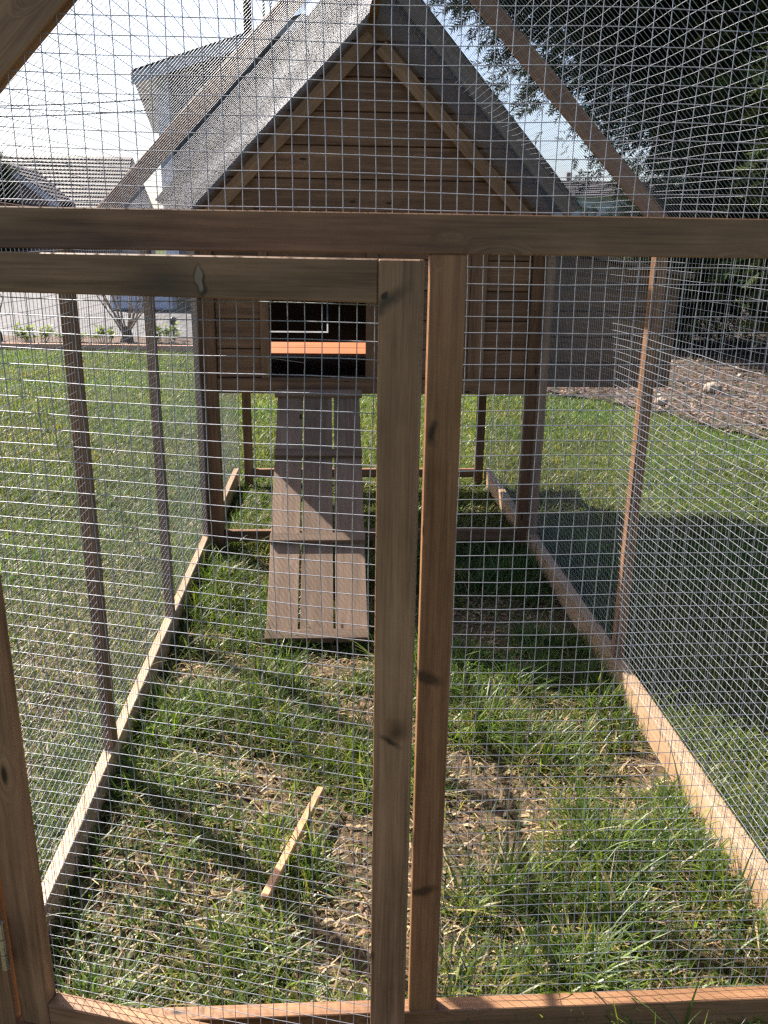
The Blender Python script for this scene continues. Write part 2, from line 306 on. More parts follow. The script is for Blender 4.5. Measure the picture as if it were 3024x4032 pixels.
# blocks of wire
def wire_panel(name, O, U, Vv, poly, parent, sp=0.0169, pu=0.0, pv=0.0, r=0.00050, wav=0.0028, seed=1, step=0.045):
    """welded mesh in the plane O+u*U+v*V clipped to a convex polygon (u,v)"""
    O = np.array(O, float); U = np.array(U, float); Vv = np.array(Vv, float); Nn = np.cross(U, Vv)
    P = np.array(poly, float); g = np.random.default_rng(seed); ph = g.random(6)*6.28
    def bulge(u, v): return wav*(np.sin(u*5.1+ph[0]+1.7*np.sin(v*3.1+ph[1]))*np.sin(v*6.3+ph[2])+.5*np.sin(u*14+ph[3])*np.sin(v*11+ph[4]))
    def drift(q, k): return wav*0.55*(np.sin(q*7.0+ph[k])+.6*np.sin(q*17.3+ph[5-k]))
    VV = []; FF = []; base = 0
    for ax in (0, 1):
        lo, hi = P[:, ax].min(), P[:, ax].max(); p0 = pu if ax == 0 else pv
        k0 = math.ceil((lo-p0)/sp+1e-6); k1 = math.floor((hi-p0)/sp-1e-6)
        for k in range(k0, k1+1):
            c = p0+k*sp; xs = []
            for i in range(len(P)):
                A, B = P[i], P[(i+1) % len(P)]
                if (A[ax]-c)*(B[ax]-c) < 0: f = (c-A[ax])/(B[ax]-A[ax]); xs.append(A[1-ax]+f*(B[1-ax]-A[1-ax]))
            if len(xs) < 2 or max(xs)-min(xs) < 0.006: continue
            n = max(2, int((max(xs)-min(xs))/step)+1); q = np.linspace(min(xs), max(xs), n)
            cc = np.full(n, c)+drift(q+k*.013, 1+ax)+g.normal(0, .00022, n)
            u, v = (cc, q) if ax == 0 else (q, cc)
            off = bulge(u, v)+(r*.9 if ax == 0 else -r*.9)
            ctr = O+np.outer(u, U)+np.outer(v, Vv)+np.outer(off, Nn)
            d2 = U if ax == 0 else Vv
            ring = np.stack([ctr+d2*r, ctr+Nn*r, ctr-d2*r, ctr-Nn*r], 1).reshape(-1, 3)
            VV.append(ring); idx = base+np.arange(n-1)*4
            for e in range(4): FF.append(np.stack([idx+e, idx+(e+1) % 4, idx+4+(e+1) % 4, idx+4+e], 1))
            base += n*4
    o = big_mesh(name, np.concatenate(VV), np.concatenate(FF), M_WIRE, parent); tag(o, kind='stuff'); return o
YM = 0.0245
# front: fixed lower panel right of the post, gable above the beam
wire_panel('wire_mesh', (0, YM, 0), (1, 0, 0), (0, 0, 1), [(0.088, 0.062), (XR-.002, 0.062), (XR-.002, 1.085), (0.088, 1.085)], run, pu=0.1429, pv=1.0538, seed=2)
wire_panel('wire_mesh', (0, YM+.002, 0), (1, 0, 0), (0, 0, 1), [(XA-.585, 1.09), (XA+.585, 1.09), (XA, 1.68)], run, pu=-0.0051, pv=1.2796, seed=3)
# side walls, inner faces, and the roof slopes
for s, X, sd_ in ((-1, XL+.0012, 5), (1, XR-.0012, 6)):
    wire_panel('wire_mesh', (X, 0, 0), (0, 1, 0), (0, 0, 1), [(.024, .060), (YW-.01, .060), (YW-.01, 1.10), (.024, 1.10)], run, seed=sd_, pv=.004*s, wav=.0026, r=.00045)
    wire_panel('wire_mesh', (X+.0004*s, 0, 0), (0, 1, 0), (0, 0, 1), [(YW+.04, .060), (2.97, .060), (2.97, .583), (YW+.04, .583)], run, seed=sd_+4, pv=.006, r=.00045)
    q = math.sqrt(.5)
    wire_panel('wire_mesh', (XA, 0, 1.668), (0, .9992, .04), (s*q, 0, -q), [(.046, .018), (YW-.004, .018), (YW-.004, .83), (.046, .78)], run, seed=sd_+9, pv=.005, wav=.004, r=.00040)

# the door of the run stands ajar, hinged on the left
TH = 0.2641; HX, HY = -0.436, 0.0068
du = Vector((math.cos(TH), -math.sin(TH), 0)); dn = Vector((math.sin(TH), math.cos(TH), 0))
def D(s, b_, z): return Vector((HX, HY, 0))+du*s+dn*b_+Vector((0, 0, z-.0027*s))
def dbar(name, s0, s1, z0, z1, parent, grain, b0=0.0, b1=0.022, mat=None):
    if grain == 'x': return timber(name, D(s0, (b0+b1)/2, (z0+z1)/2), D(s1, (b0+b1)/2, (z0+z1)/2), b1-b0, z1-z0, mat or W_RUN, parent, (0, 0, 1))
    return timber(name, D((s0+s1)/2, (b0+b1)/2, z0), D((s0+s1)/2, (b0+b1)/2, z1), s1-s0, b1-b0, mat or W_RUN, parent, dn)
# the clamping battens behind the door frame carry the frame pieces
Vb = []; Fb = []
def addbox(s0, s1, z0, z1, b0, b1):
    k = len(Vb)
    for (s_, b_, z_) in [(s0, b0, z0), (s1, b0, z0), (s1, b1, z0), (s0, b1, z0), (s0, b0, z1), (s1, b0, z1), (s1, b1, z1), (s0, b1, z1)]: Vb.append(D(s_, b_, z_))
    for f in ((0, 3, 2, 1), (4, 5, 6, 7), (0, 1, 5, 4), (1, 2, 6, 5), (2, 3, 7, 6), (3, 0, 4, 7)): Fb.append(tuple(k+i for i in f))
addbox(.006, .030, .09, 1.05, .0245, .031); addbox(.490, .510, .09, 1.05, .0245, .031)
addbox(.031, .489, 1.032, 1.05, .0245, .031); addbox(.031, .489, .085, .103, .0245, .031)
door = mesh_obj('door', Vb, Fb, W_RUN, run); door['label'] = 'mesh door of the run standing ajar'
dbar('stile', 0.0, 0.0425, .077, 1.0637, door, 'z'); dbar('stile', .478, .516, .066, 1.0637, door, 'z', mat=W_STILE)
dbar('rail', .0430, .4775, 1.0257, 1.0637, door, 'x', .0006, .0216, W_DRAIL); dbar('rail', .0430, .4775, .077, .115, door, 'x', .0006, .0216)
wire_panel('wire_mesh', D(0, .0235, 0), du, (0, 0, 1), [(.03, .10), (.492, .10), (.492, 1.04), (.03, 1.04)], door, seed=21, pu=.012, pv=.0066)
for zc in (.214, .86):
    hv = []; hf = []
    for k in range(3):
        a_, f_ = tube_geo([(HX-.0035, -.004, zc-.036+k*.0245), (HX-.0035, -.004, zc-.036+k*.0245+.0232)], .0046, 10, len(hv)); hv += a_; hf += f_
    mesh_obj('hinge', hv, hf, M_STEEL, door)

# ------------------------------------------------------------ the coop
LX0, LX1, RX0, RX1, ZC = -0.478, -0.4254, 0.6606, 0.7085, 0.5845
coop = thing('chicken_coop', 'raised brown wooden hen house with steep gable roof, ramp and nest box', 'hen house', (XA, 2.5, 0))
box('leg', (LX0, YW, .0), (LX1, YW+.04, 1.10), W_COOP, coop, 'z'); box('leg', (RX0, YW, .0), (RX1, YW+.04, 1.10), W_COOP, coop, 'z')
box('leg', (-.445, YK, .0), (-.407, YK+.04, 1.10), W_COOP, coop, 'z'); box('leg', (.648, YK, .0), (.686, YK+.04, 1.10), W_COOP, coop, 'z')
box('cross_rail', (LX1, YW+.008, .034), (RX0, YW+.032, ZR), W_COOP, coop, 'x'); box('cross_rail', (-.407, YK+.006, .036), (.648, YK+.03, ZR), W_COOP, coop, 'x')
# floor
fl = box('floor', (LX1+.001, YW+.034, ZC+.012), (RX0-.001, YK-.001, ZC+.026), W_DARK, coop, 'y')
tray = mesh_obj('tray', [(x, y, z) for z in (.6108, .6150) for x, y in ((-.40, YW+.05), (.62, YW+.05), (.62, YK-.03), (-.40, YK-.03))],
                [(0, 3, 2, 1), (4, 5, 6, 7), (0, 1, 5, 4), (1, 2, 6, 5), (2, 3, 7, 6), (3, 0, 4, 7)], plain('black_tray', (0.010, 0.010, 0.012), 0.8, 0.3, 12, spec=.05), coop); tray['label'] = 'glossy black litter tray on the coop floor'
# front wall: a backing sheet with an opening, then lapped boards on it
OX0, OX1, OZ0, OZ1 = -0.2413, 0.0910, 0.640, 0.935
yb = YW+.036
def wall_back(name, rects, y0, y1):
    Vx = []; Fx = []
    for (x0, x1, z0, z1) in rects:
        k = len(Vx)
        for z in (z0, z1): Vx += [(x0, y0, z), (x1, y0, z), (x1, y1, z), (x0, y1, z)]
        Fx += [tuple(k+i for i in f) for f in ((0, 3, 2, 1), (4, 5, 6, 7), (0, 1, 5, 4), (1, 2, 6, 5), (2, 3, 7, 6), (3, 0, 4, 7))]
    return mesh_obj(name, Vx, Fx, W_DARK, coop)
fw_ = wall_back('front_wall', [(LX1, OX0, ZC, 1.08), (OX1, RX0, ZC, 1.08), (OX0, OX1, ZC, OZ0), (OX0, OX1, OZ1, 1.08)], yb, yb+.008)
z = ZC+.052; k = 0
while z < 1.07:
    z1 = min(z+.1005, 1.10)
    def bd(x0, x1):
        if x1-x0 > .01: box('board', (x0, yb-.013-.0015*(k % 2), z+.0012), (x1, yb-.0005, z1-.0018), W_COOP, fw_, 'x', .0025)
    if z1 <= OZ0 or z >= OZ1: bd(LX1+.001, RX0-.001)
    else: bd(LX1+.001, OX0-.0005); bd(OX1+.0005, RX0-.001)
    z = z1; k += 1
box('bottom_rail', (LX1+.0005, YW+.006, ZC), (RX0-.0005, YW+.0225, ZC+.0515), W_COOP, coop, 'x')
for (x0, x1) in ((-.2715, -.2420), (.0917, .130)): box('trim', (x0, YW+.0085, ZC+.052), (x1, yb-.016, 1.06), W_COOP, coop, 'z')
box('trim', (.4480, YW+.0085, ZC+.052), (.5042, yb-.016, 1.06), W_COOP, coop, 'z')
box('trim', (.4120, YW+.0125, ZC+.052), (.4475, yb-.016, 1.06), W_COOP, coop, 'z')
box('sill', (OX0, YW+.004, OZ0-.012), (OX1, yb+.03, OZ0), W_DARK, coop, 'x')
# gable: lapped boards under the roof, sloping trims on top
SLR = 1.08; ZRT = 1.95                     # roof slope and top of roof at the ridge
ZUND = ZRT-.062
gb = prism('gable', [(XA-.62, 1.086), (XA+.62, 1.086), (XA+.62, ZUND-SLR*.62), (XA, ZUND), (XA-.62, ZUND-SLR*.62), (XA-.62, 1.086)][1:], yb, yb+.008, W_DARK, coop, 0)
z = 1.087; k = 0
while z < ZUND-.03:
    z1 = min(z+.1015, ZUND-.004)
    h0 = min(.62, (ZUND-z)/SLR)-.002; h1 = max(.004, min(.62, (ZUND-z1)/SLR)-.002)
    prism('board', [(XA-h0, z+.0012), (XA+h0, z+.0012), (XA+h1, z1-.0016), (XA-h1, z1-.0016)], yb-.013-.0015*(k % 2), yb-.0005, W_COOP, gb, .0022)
    z = z1; k += 1
for s in (-1, 1): rafter('gable_trim', 1.6747, 1.7385, YW-.001, yb-.0155, s, 1.105, coop, W_TRIM_LIT, 1.0122, 0.0 if s < 0 else .028)
# side and rear walls
for s in (-1, 1):
    X0, X1 = (LX0+.012, LX0+.020) if s < 0 else (RX1-.020, RX1-.012)
    sw = mesh_obj('side_wall', [(x, y, z) for z in (ZC, 1.13) for x, y in ((X0, YW+.042), (X1, YW+.042), (X1, YK), (X0, YK))],
                  [(0, 3, 2, 1), (4, 5, 6, 7), (0, 1, 5, 4), (1, 2, 6, 5), (2, 3, 7, 6), (3, 0, 4, 7)], W_DARK, coop)
    for k in range(6):
        z = ZC+k*.092; xo = (X0-.0125, X0-.0006) if s < 0 else (X1+.0006, X1+.0125)
        box('board', (xo[0], YW+.042, z+.001), (xo[1], YK, z+.0905), W_COOP, sw, 'y', .002)
rwz = .668
rw = wall_back('rear_wall', [(-.407, .648, .7085+.006, 1.09) if False else (-.048, .648, rwz, 1.09), (-.407, -.0545, .7165, 1.09), (-.407, -.048, rwz, .7095), (-.442, -.408, ZC, 1.09), (.649, .684, ZC, 1.09)], YK+.004, YK+.012)
for k in range(4):
    z = .7165+k*.092
    box('board', (-.44, YK+.0128, z+.001), (-.0545, YK+.024, z+.0905), W_COOP, rw, 'x', .002); box('board', (-.048, YK+.0128, z+.001), (.684, YK+.024, z+.0905), W_COOP, rw, 'x', .002)
rg = prism('gable', [(XA-.60, 1.091), (XA+.60, 1.091), (XA+.60, ZUND-SLR*.60), (XA, ZUND), (XA-.60, ZUND-SLR*.60)], YK+.004, YK+.020, W_COOP, coop, 0)
# board added behind the coop, tilted into the sun for a lit doorway strip
hb = mesh_obj('added_rear_board', [(-.40, YK+.042, .598), (.64, YK+.042, .598), (.64, YK+.36, .650), (-.40, YK+.36, .650), (-.40, YK+.042, .586), (.64, YK+.042, .586), (.64, YK+.36, .638), (-.40, YK+.36, .638)],
              [(0, 1, 2, 3), (4, 7, 6, 5), (0, 4, 5, 1), (1, 5, 6, 2), (2, 6, 7, 3), (3, 7, 4, 0)], W_REAR_BOARD, coop); hb['label'] = 'added orange board tilted into the sun, seen through the coop doorway'
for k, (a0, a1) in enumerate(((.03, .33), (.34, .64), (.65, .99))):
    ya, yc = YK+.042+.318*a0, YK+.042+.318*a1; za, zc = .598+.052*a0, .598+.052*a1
    timber('board', (.12, (ya+yc)/2, (za+zc)/2+.0062), (.1201+.5, (ya+yc)/2, (za+zc)/2+.0062), yc-ya, .012, W_REAR_BOARD, hb, (0, -.161, .987)) if False else None
    timber('board', (-.40, (ya+yc)/2, (za+zc)/2+.0068), (.64, (ya+yc)/2, (za+zc)/2+.0068), yc-ya, .012, W_REAR_BOARD, hb, (0, -.161, .987))
# roof: two slopes of boards with bargeboards at the front and back
ang = math.atan(SLR); cs, sn = math.cos(ang), math.sin(ang); SLEN = .685/cs
YF, YB = 1.972, 3.10
for s in (-1, 1):
    tn = Vector((s*cs, 0, -sn)); nn = Vector((s*sn, 0, cs)); top = Vector((XA, 0, ZRT))
    def P(d, y, h): return top+tn*d+nn*h+Vector((0, y, 0))
    # felt layer on top is the part, boards hang under it
    Vr = [P(d, y, h) for h in (-.003, 0) for d, y in ((0.003, YF-.004), (SLEN, YF-.004), (SLEN, YB), (0.003, YB))]
    rf = mesh_obj('roof', Vr, [(0, 3, 2, 1), (4, 5, 6, 7), (0, 1, 5, 4), (1, 2, 6, 5), (2, 3, 7, 6), (3, 0, 4, 7)], plain('roof_felt', (0.07, 0.075, 0.07), .9, .3, 60), coop)
    nb = 7; wd = (SLEN-.004)/nb
    for k in range(nb):
        c0 = P(.004+wd*(k+.5), YF, -.0105); c1 = P(.004+wd*(k+.5), YB-.004, -.0105)
        timber('board', c0, c1, wd-.003, .014, W_ROOF, rf, nn)
    for y in (YF-.002, YB-.024):
        timber('bargeboard', P(.014, y+.010, -.0375), P(SLEN-.006, y+.010, -.0375), .020, .0385, W_ROOF, rf, nn)
    for d in (.30, .62): timber('purlin', P(d, YF+.02, -.0275), P(d, YW+.02, -.0275), .034, .0195, W_ROOF, rf, nn)
timber('ridge_cap', (XA, YF-.003, ZRT+.003), (XA, YB, ZRT+.003), .05, .006, W_ROOF, coop)
# nest box on the right
NX0, NX1, NY0, NY1, NZ0 = RX1+.002, 1.236, 2.20, 2.86, .588
nb_ = mesh_obj('nest_box', [(x, y, z) for (x, y, z) in ((NX0, NY0+.014, NZ0+.012), (NX1-.014, NY0+.014, NZ0+.012), (NX1-.014, NY1, NZ0+.012), (NX0, NY1, NZ0+.012), (NX0, NY0+.014, 1.085), (NX1-.014, NY0+.014, .990), (NX1-.014, NY1, .990), (NX0, NY1, 1.085))],
               [(0, 3, 2, 1), (4, 5, 6, 7), (0, 1, 5, 4), (1, 2, 6, 5), (2, 3, 7, 6), (3, 0, 4, 7)], W_DARK, coop)
nb_['label'] = 'boarded nest box jutting out on the right'
z = NZ0; k = 0
topz = lambda x: 1.085-(x-NX0)*(.095/(NX1-NX0))
while z < 1.06:
    z1 = z+.0925
    if z1 < .985: poly = [(NX0+.0, z+.001), (NX1, z+.001), (NX1, z1-.0015), (NX0, z1-.0015)]
    else: poly = [(NX0, z+.001), (NX1, z+.001) if z < .985 else (NX0+(1.085-z)/(.095/(NX1-NX0)), z+.001), (NX1, max(z+.003, topz(NX1))) if z < .985 else None, (NX0+max(.01, (1.085-z1)/(.095/(NX1-NX0))), min(z1, 1.083)) if z1 < 1.085 else None, (NX0, min(z1-.0015, 1.084))]
    poly = [p for p in poly if p]
    if len(poly) >= 3: prism('board', poly, NY0-.0015*(k % 2), NY0+.0132, W_COOP, nb_, .002)
    if z1 < 1.0: box('board', (NX1-.0135, NY0+.014, z+.001), (NX1-.001, NY1, z1-.0015), W_COOP, nb_, 'y', .002)
    z = z1; k += 1
timber('lid', (NX0-.0, (NY0+NY1)/2, 1.096), (NX1+.04, (NY0+NY1)/2, .9915), NY1-NY0+.06, .016, W_ROOF, nb_, (0, 0, 1))
box('trim', (NX0, NY0-.012, NZ0-.002), (NX0+.03, NY0-.002, 1.075), W_COOP, nb_, 'z')
# ramp
RA = Vector((-.0735, 2.040, .597)); RB = Vector((-.0670, 1.2215, .034)); rd = (RB-RA); RL = rd.length; rd.normalize()
rx = Vector((1, 0, 0)); rn = rx.cross(rd)*-1
if rn.z < 0: rn = -rn
def RP(x, f, h): return RA+rd*(RL*f)+rx*x+rn*h
Vr = []; Fr = []
for x0, x1 in ((-.118, -.092), (.092, .118)):
    k = len(Vr)
    for h in (-.018, -.0078): Vr += [RP(x0, .02, h), RP(x1, .02, h), RP(x1, .97, h), RP(x0, .97, h)]
    Fr += [tuple(k+i for i in f) for f in ((0, 3, 2, 1), (4, 5, 6, 7), (0, 1, 5, 4), (1, 2, 6, 5), (2, 3, 7, 6), (3, 0, 4, 7))]
ramp_o = mesh_obj('ramp', Vr, Fr, W_RAMP, coop); ramp_o['label'] = 'three-board hen ramp leaning up to the doorway'
for x0, x1 in ((-.141, -.0535), (-.0475, .0455), (.0515, .141)): timber('board', RP((x0+x1)/2, 0, 0), RP((x0+x1)/2, 1, 0), x1-x0, .0145, W_RAMP, ramp_o, rn)
for f, hh in ((.030, .150), (.309, .1425), (.652, .1425), (.986, .143)): timber('cleat', RP(-hh, f, .0146), RP(hh, f, .0146), .030, .0135, W_RAMP, ramp_o, rn)

# ------------------------------------------------------------ stick on the grass
st = timber('wooden_stick', (-.1335, .267, .034), (-.0448, .551, .040), .0150, .0125, W_STICK, None, (0, 0, 1), .002)
tag(st, 'short orange-brown wooden stick lying on the grass inside the run', 'stick')

# ------------------------------------------------------------ grass
def blades(n, x, y, length, width, lean, droop, tint, segs, rngl, flat=None):
    """curved ribbons; lean = horizontal share at the root, droop = how far the tip bends over"""
    az = rngl.random(n)*2*math.pi; z0 = gz(x, y)-.004
    if flat is not None: z0 = z0+flat
    dx, dy = np.cos(az), np.sin(az); rows = segs+1
    tt = np.linspace(0, 1, rows)
    V = np.zeros((n, rows, 2, 3), np.float32)
    px, py, pz = x.copy(), y.copy(), z0.copy(); el = np.pi/2-lean
    twist = rngl.normal(0, .7, n)
    for k in range(rows):
        wk = width*(1-tt[k]**1.6)*.5+.00012
        wx, wy = -np.sin(az+twist*tt[k]), np.cos(az+twist*tt[k])
        V[:, k, 0] = np.stack([px-wx*wk, py-wy*wk, pz], 1); V[:, k, 1] = np.stack([px+wx*wk, py+wy*wk, pz], 1)
        e = el-droop*(tt[k]+.5/segs); st_ = length/segs
        px = px+dx*np.cos(e)*st_; py = py+dy*np.cos(e)*st_; pz = np.maximum(pz+np.sin(e)*st_, z0+.002)
    base = (np.arange(n)*rows*2)[:, None]; Qs = []
    for k in range(segs): o = base+k*2; Qs.append(np.concatenate([o, o+1, o+3, o+2], 1))
    T = np.repeat(tint, rows*2, axis=0)
    return V.reshape(-1, 3), np.concatenate(Qs), T
def tints(n, dead, rngl, dry=0.0, px_=None, py_=None):
    g0 = np.array([.026, .064, .011]); g1 = np.array([.130, .205, .028]); g2 = np.array([.075, .125, .040]); y_ = np.array([.26, .24, .06]); d_ = np.array([.46, .36, .20])
    r1 = rngl.random((n, 1))**1.6*1.25; r2 = rngl.random(n)
    c = g0*(1-r1)+g1*r1; bl = rngl.random(n) < .22; c[bl] = g2*(0.7+.6*rngl.random((bl.sum(), 1)))
    yl = r2 < .08+dry*.1; c[yl] = c[yl]*.4+y_*.6
    if px_ is not None:
        pn = vnoise(px_, py_, .9, 71)*.6+vnoise(px_, py_, 3.3, 72)*.4; c = c*(.62+.8*pn)[:, None]; c[:, 0] *= .8+.55*vnoise(px_, py_, 1.7, 73)
    dm = rngl.random(n) < dead; c[dm] = d_*(0.25+.85*rngl.random((dm.sum(), 1))**1.5)
    return np.concatenate([c, np.ones((n, 1))], 1), dm
def free(x, y):
    """no blades growing through timbers or where the soil bed lies"""
    ok = np.ones(len(x), bool)
    ok &= ~((y > -.004) & (y < .027) & (x > XL-.04) & (x < XR+.04))
    for X0, X1 in ((XL-.027, XL+.004), (XR-.004, XR+.033)): ok &= ~((x > X0) & (x < X1) & (y > 0) & (y < 3.0))
    for y0 in (YW+.005, YK+.004): ok &= ~((y > y0) & (y < y0+.03) & (x > XL) & (x < XR))
    ex = np.interp(y, [p[1] for p in soil_edge[::-1]], [p[0] for p in soil_edge[::-1]])
    soft = ex+(vnoise(x, y, 2.3, 31)-.5)*.7
    ok &= ~(x > soft)
    ok &= y < 8.22-.012*x
    return ok
def in_view(x, y, pad=.25):
    v0 = x-CAM.x; v1 = y-CAM.y; a = R(YAW)
    f = v0*math.sin(a)+v1*math.cos(a); s_ = v0*math.cos(a)-v1*math.sin(a)
    return (f > .55) & (np.abs(s_) < .50*f*1.12+pad)
GV, GQ, GT = [], [], []; gb_ = 0
def add_grass(t3):
    global gb_
    V_, Q_, T_ = t3; GV.append(V_); GQ.append(Q_+gb_); GT.append(T_); gb_ += len(V_)
def bare(x, y):
    return .5*vnoise(x, y, 4.2, 11)+.32*vnoise(x, y, 10.5, 12)+.18*vnoise(x, y, 23, 13)
def zone(x0, x1, y0, y1, dens, len_mu, wid, segs, seed, inside=False, dead=.16, thin=1.0):
    g = np.random.default_rng(seed); n = int((x1-x0)*(y1-y0)*dens)
    x = x0+(x1-x0)*g.random(n); y = y0+(y1-y0)*g.random(n)
    bz = bare(x, y)
    # tufts: pull blades towards clump centres
    run_in = (x > XL) & (x < XR) & (y > 0) & (y < 1.95)
    keep = np.clip((np.where(run_in, .645, .82)-bz)/.17, .05, 1)
    ok = (g.random(n) < keep) & free(x, y) & in_view(x, y)
    x, y, bz, run_in = x[ok], y[ok], bz[ok], run_in[ok]; n = len(x)
    cl = .045; cx = (np.floor(x/cl)+.5)*cl+(vnoise(x, y, 40, 41)-.5)*.05; cy = (np.floor(y/cl)+.5)*cl+(vnoise(x, y, 40, 42)-.5)*.05
    p = g.random(n)*.75; x = x*(1-p)+cx*p; y = y*(1-p)+cy*p
    ok = free(x, y); x, y, bz, run_in = x[ok], y[ok], bz[ok], run_in[ok]; n = len(x)
    tint, dm = tints(n, np.where(run_in, dead*1.6+.25*np.clip(bz-.45, 0, .4), dead), g, 0, x, y)
    cmp_ = np.where(run_in, np.clip(.30+1.55*vnoise(x, y, 9.5, 91)*1.05-.9*np.clip(bz-.5, 0, .3), .3, 1.75), 1.0)
    tint[:, :3] *= np.where(run_in & ~dm, .72+.40*vnoise(x, y, 13, 92), 1.0)[:, None]; tint[:, 0] *= np.where(run_in & ~dm, .93, 1.04)
    ln = len_mu*cmp_*(.45+g.gamma(3.2, .19, n)); ln = np.minimum(ln, len_mu*2.4)
    lean = np.abs(g.normal(.48, .36, n)); droop = g.uniform(.3, 1.9, n)
    lean = np.where(dm, g.uniform(1.0, 1.5, n), lean); droop = np.where(dm, g.uniform(0, .7, n), droop)
    add_grass(blades(n, x, y, ln, wid*(.6+.7*g.random(n)), lean, droop, tint, segs, g, flat=np.where(dm, g.uniform(.002, .016, n), 0)))
zone(-.60, .95, -.10, 1.05, 15000, .050, .0030, 3, 101, dead=.15)
zone(-.60, .95, -.10, 1.05, 17500, .066, .0038, 5, 111, dead=.09)
zone(-.60, 1.0, 1.05, 2.2, 15000, .050, .0030, 3, 102, dead=.14)
zone(-.60, 1.0, 1.05, 2.2, 13000, .070, .0041, 4, 112, dead=.09)
zone(-2.2, -.50, -.10, 2.2, 20000, .040, .0030, 3, 103, dead=.14)
zone(.74, 2.4, .0, 2.2, 19000, .046, .0031, 3, 104, dead=.12)
zone(-3.0, 3.4, 2.2, 3.6, 12000, .042, .0036, 3, 105, dead=.11)
zone(-3.6, 3.6, 3.6, 5.2, 8500, .042, .0042, 2, 106, dead=.11)
zone(-5.0, 3.6, 5.2, 8.25, 5200, .042, .0052, 2, 107, dead=.10)
zone(-.6, .95, -.30, -.05, 7000, .024, .0030, 3, 108)
grass = big_mesh('grass', np.concatenate(GV), np.concatenate(GQ), M_GRASS, attr=np.concatenate(GT))
tag(grass, 'tufted green grass with dry straw blades over the lawn', kind='stuff')

# dry straw, crumbs of soil and fallen leaves lying on the ground
def flakes(n, x, y, size, tint, g, lift=.004, aspect=.4):
    az = g.random(n)*6.283; z0 = gz(x, y)+lift*(0.4+1.2*g.random(n)); l = size*(.5+g.random(n)); wd = l*aspect*(.5+g.random(n))
    ux, uy = np.cos(az), np.sin(az); tl = g.normal(0, .35, n)*l; bend = g.uniform(0, .35, n)*l
    V = np.zeros((n, 6, 3), np.float32)
    for k, (a_, s_, b_) in enumerate(((-.5, -.35, 0), (-.5, .35, 0), (0, .5, 1), (0, -.5, 1), (.5, .3, 0), (.5, -.3, 0))):
        V[:, k] = np.stack([x+ux*l*a_-uy*wd*s_, y+uy*l*a_+ux*wd*s_, z0+bend*b_+tl*a_*.4], 1)
    o = (np.arange(n)*6)[:, None]; Q_ = np.concatenate([np.concatenate([o, o+1, o+2, o+3], 1), np.concatenate([o+3, o+2, o+4, o+5], 1)])
    return V.reshape(-1, 3), Q_, np.repeat(tint, 6, axis=0)
LV, LQ, LT = [], [], []; lb = 0
def add_lit(t3):
    global lb
    LV.append(t3[0]); LQ.append(t3[1]+lb); LT.append(t3[2]); lb += len(t3[0])
g = np.random.default_rng(55)
def litter(x0, x1, y0, y1, n, size, cols, aspect, only_soil=False, lift=.004):
    x = g.uniform(x0, x1, n); y = g.uniform(y0, y1, n)
    ex = np.interp(y, [p[1] for p in soil_edge[::-1]], [p[0] for p in soil_edge[::-1]])
    ok = (x > ex-.15+(vnoise(x, y, 2.3, 31)-.5)*.6) if only_soil else free(x, y)
    ok &= in_view(x, y); x, y = x[ok], y[ok]; n = len(x)
    c = np.array(cols)[g.integers(0, len(cols), n)]*(0.5+.8*g.random((n, 1)))
    add_lit(flakes(n, x, y, size, np.concatenate([c, np.ones((n, 1))], 1), g, lift, aspect))
litter(-.46, .69, .0, 2.0, 5200, .016, [(.42, .32, .19), (.30, .20, .12), (.22, .14, .09)], .28)
litter(-.46, .69, .0, 2.0, 4000, .0035, [(.30, .21, .14), (.14, .09, .06)], .9)
litter(-.60, .95, -.1, 2.1, 4200, .034, [(.50, .40, .24), (.40, .30, .17), (.30, .21, .12), (.20, .14, .08)], .045, lift=.010)
litter(1.3, 6.5, 2.0, 9.5, 34000, .034, [(.16, .095, .065), (.11, .07, .055), (.26, .18, .14), (.07, .045, .035), (.22, .165, .145), (.05, .07, .025)], .45, True, .03)
litter(1.3, 5.0, 3.0, 8.0, 260, .07, [(.55, .46, .38), (.45, .33, .24)], .25, True, .03)
big = big_mesh('leaf_litter', np.concatenate(LV), np.concatenate(LQ), M_LIT, attr=np.concatenate(LT), smooth=False)
tag(big, 'dry brown leaves, straw and crumbs strewn over bare soil', kind='stuff')

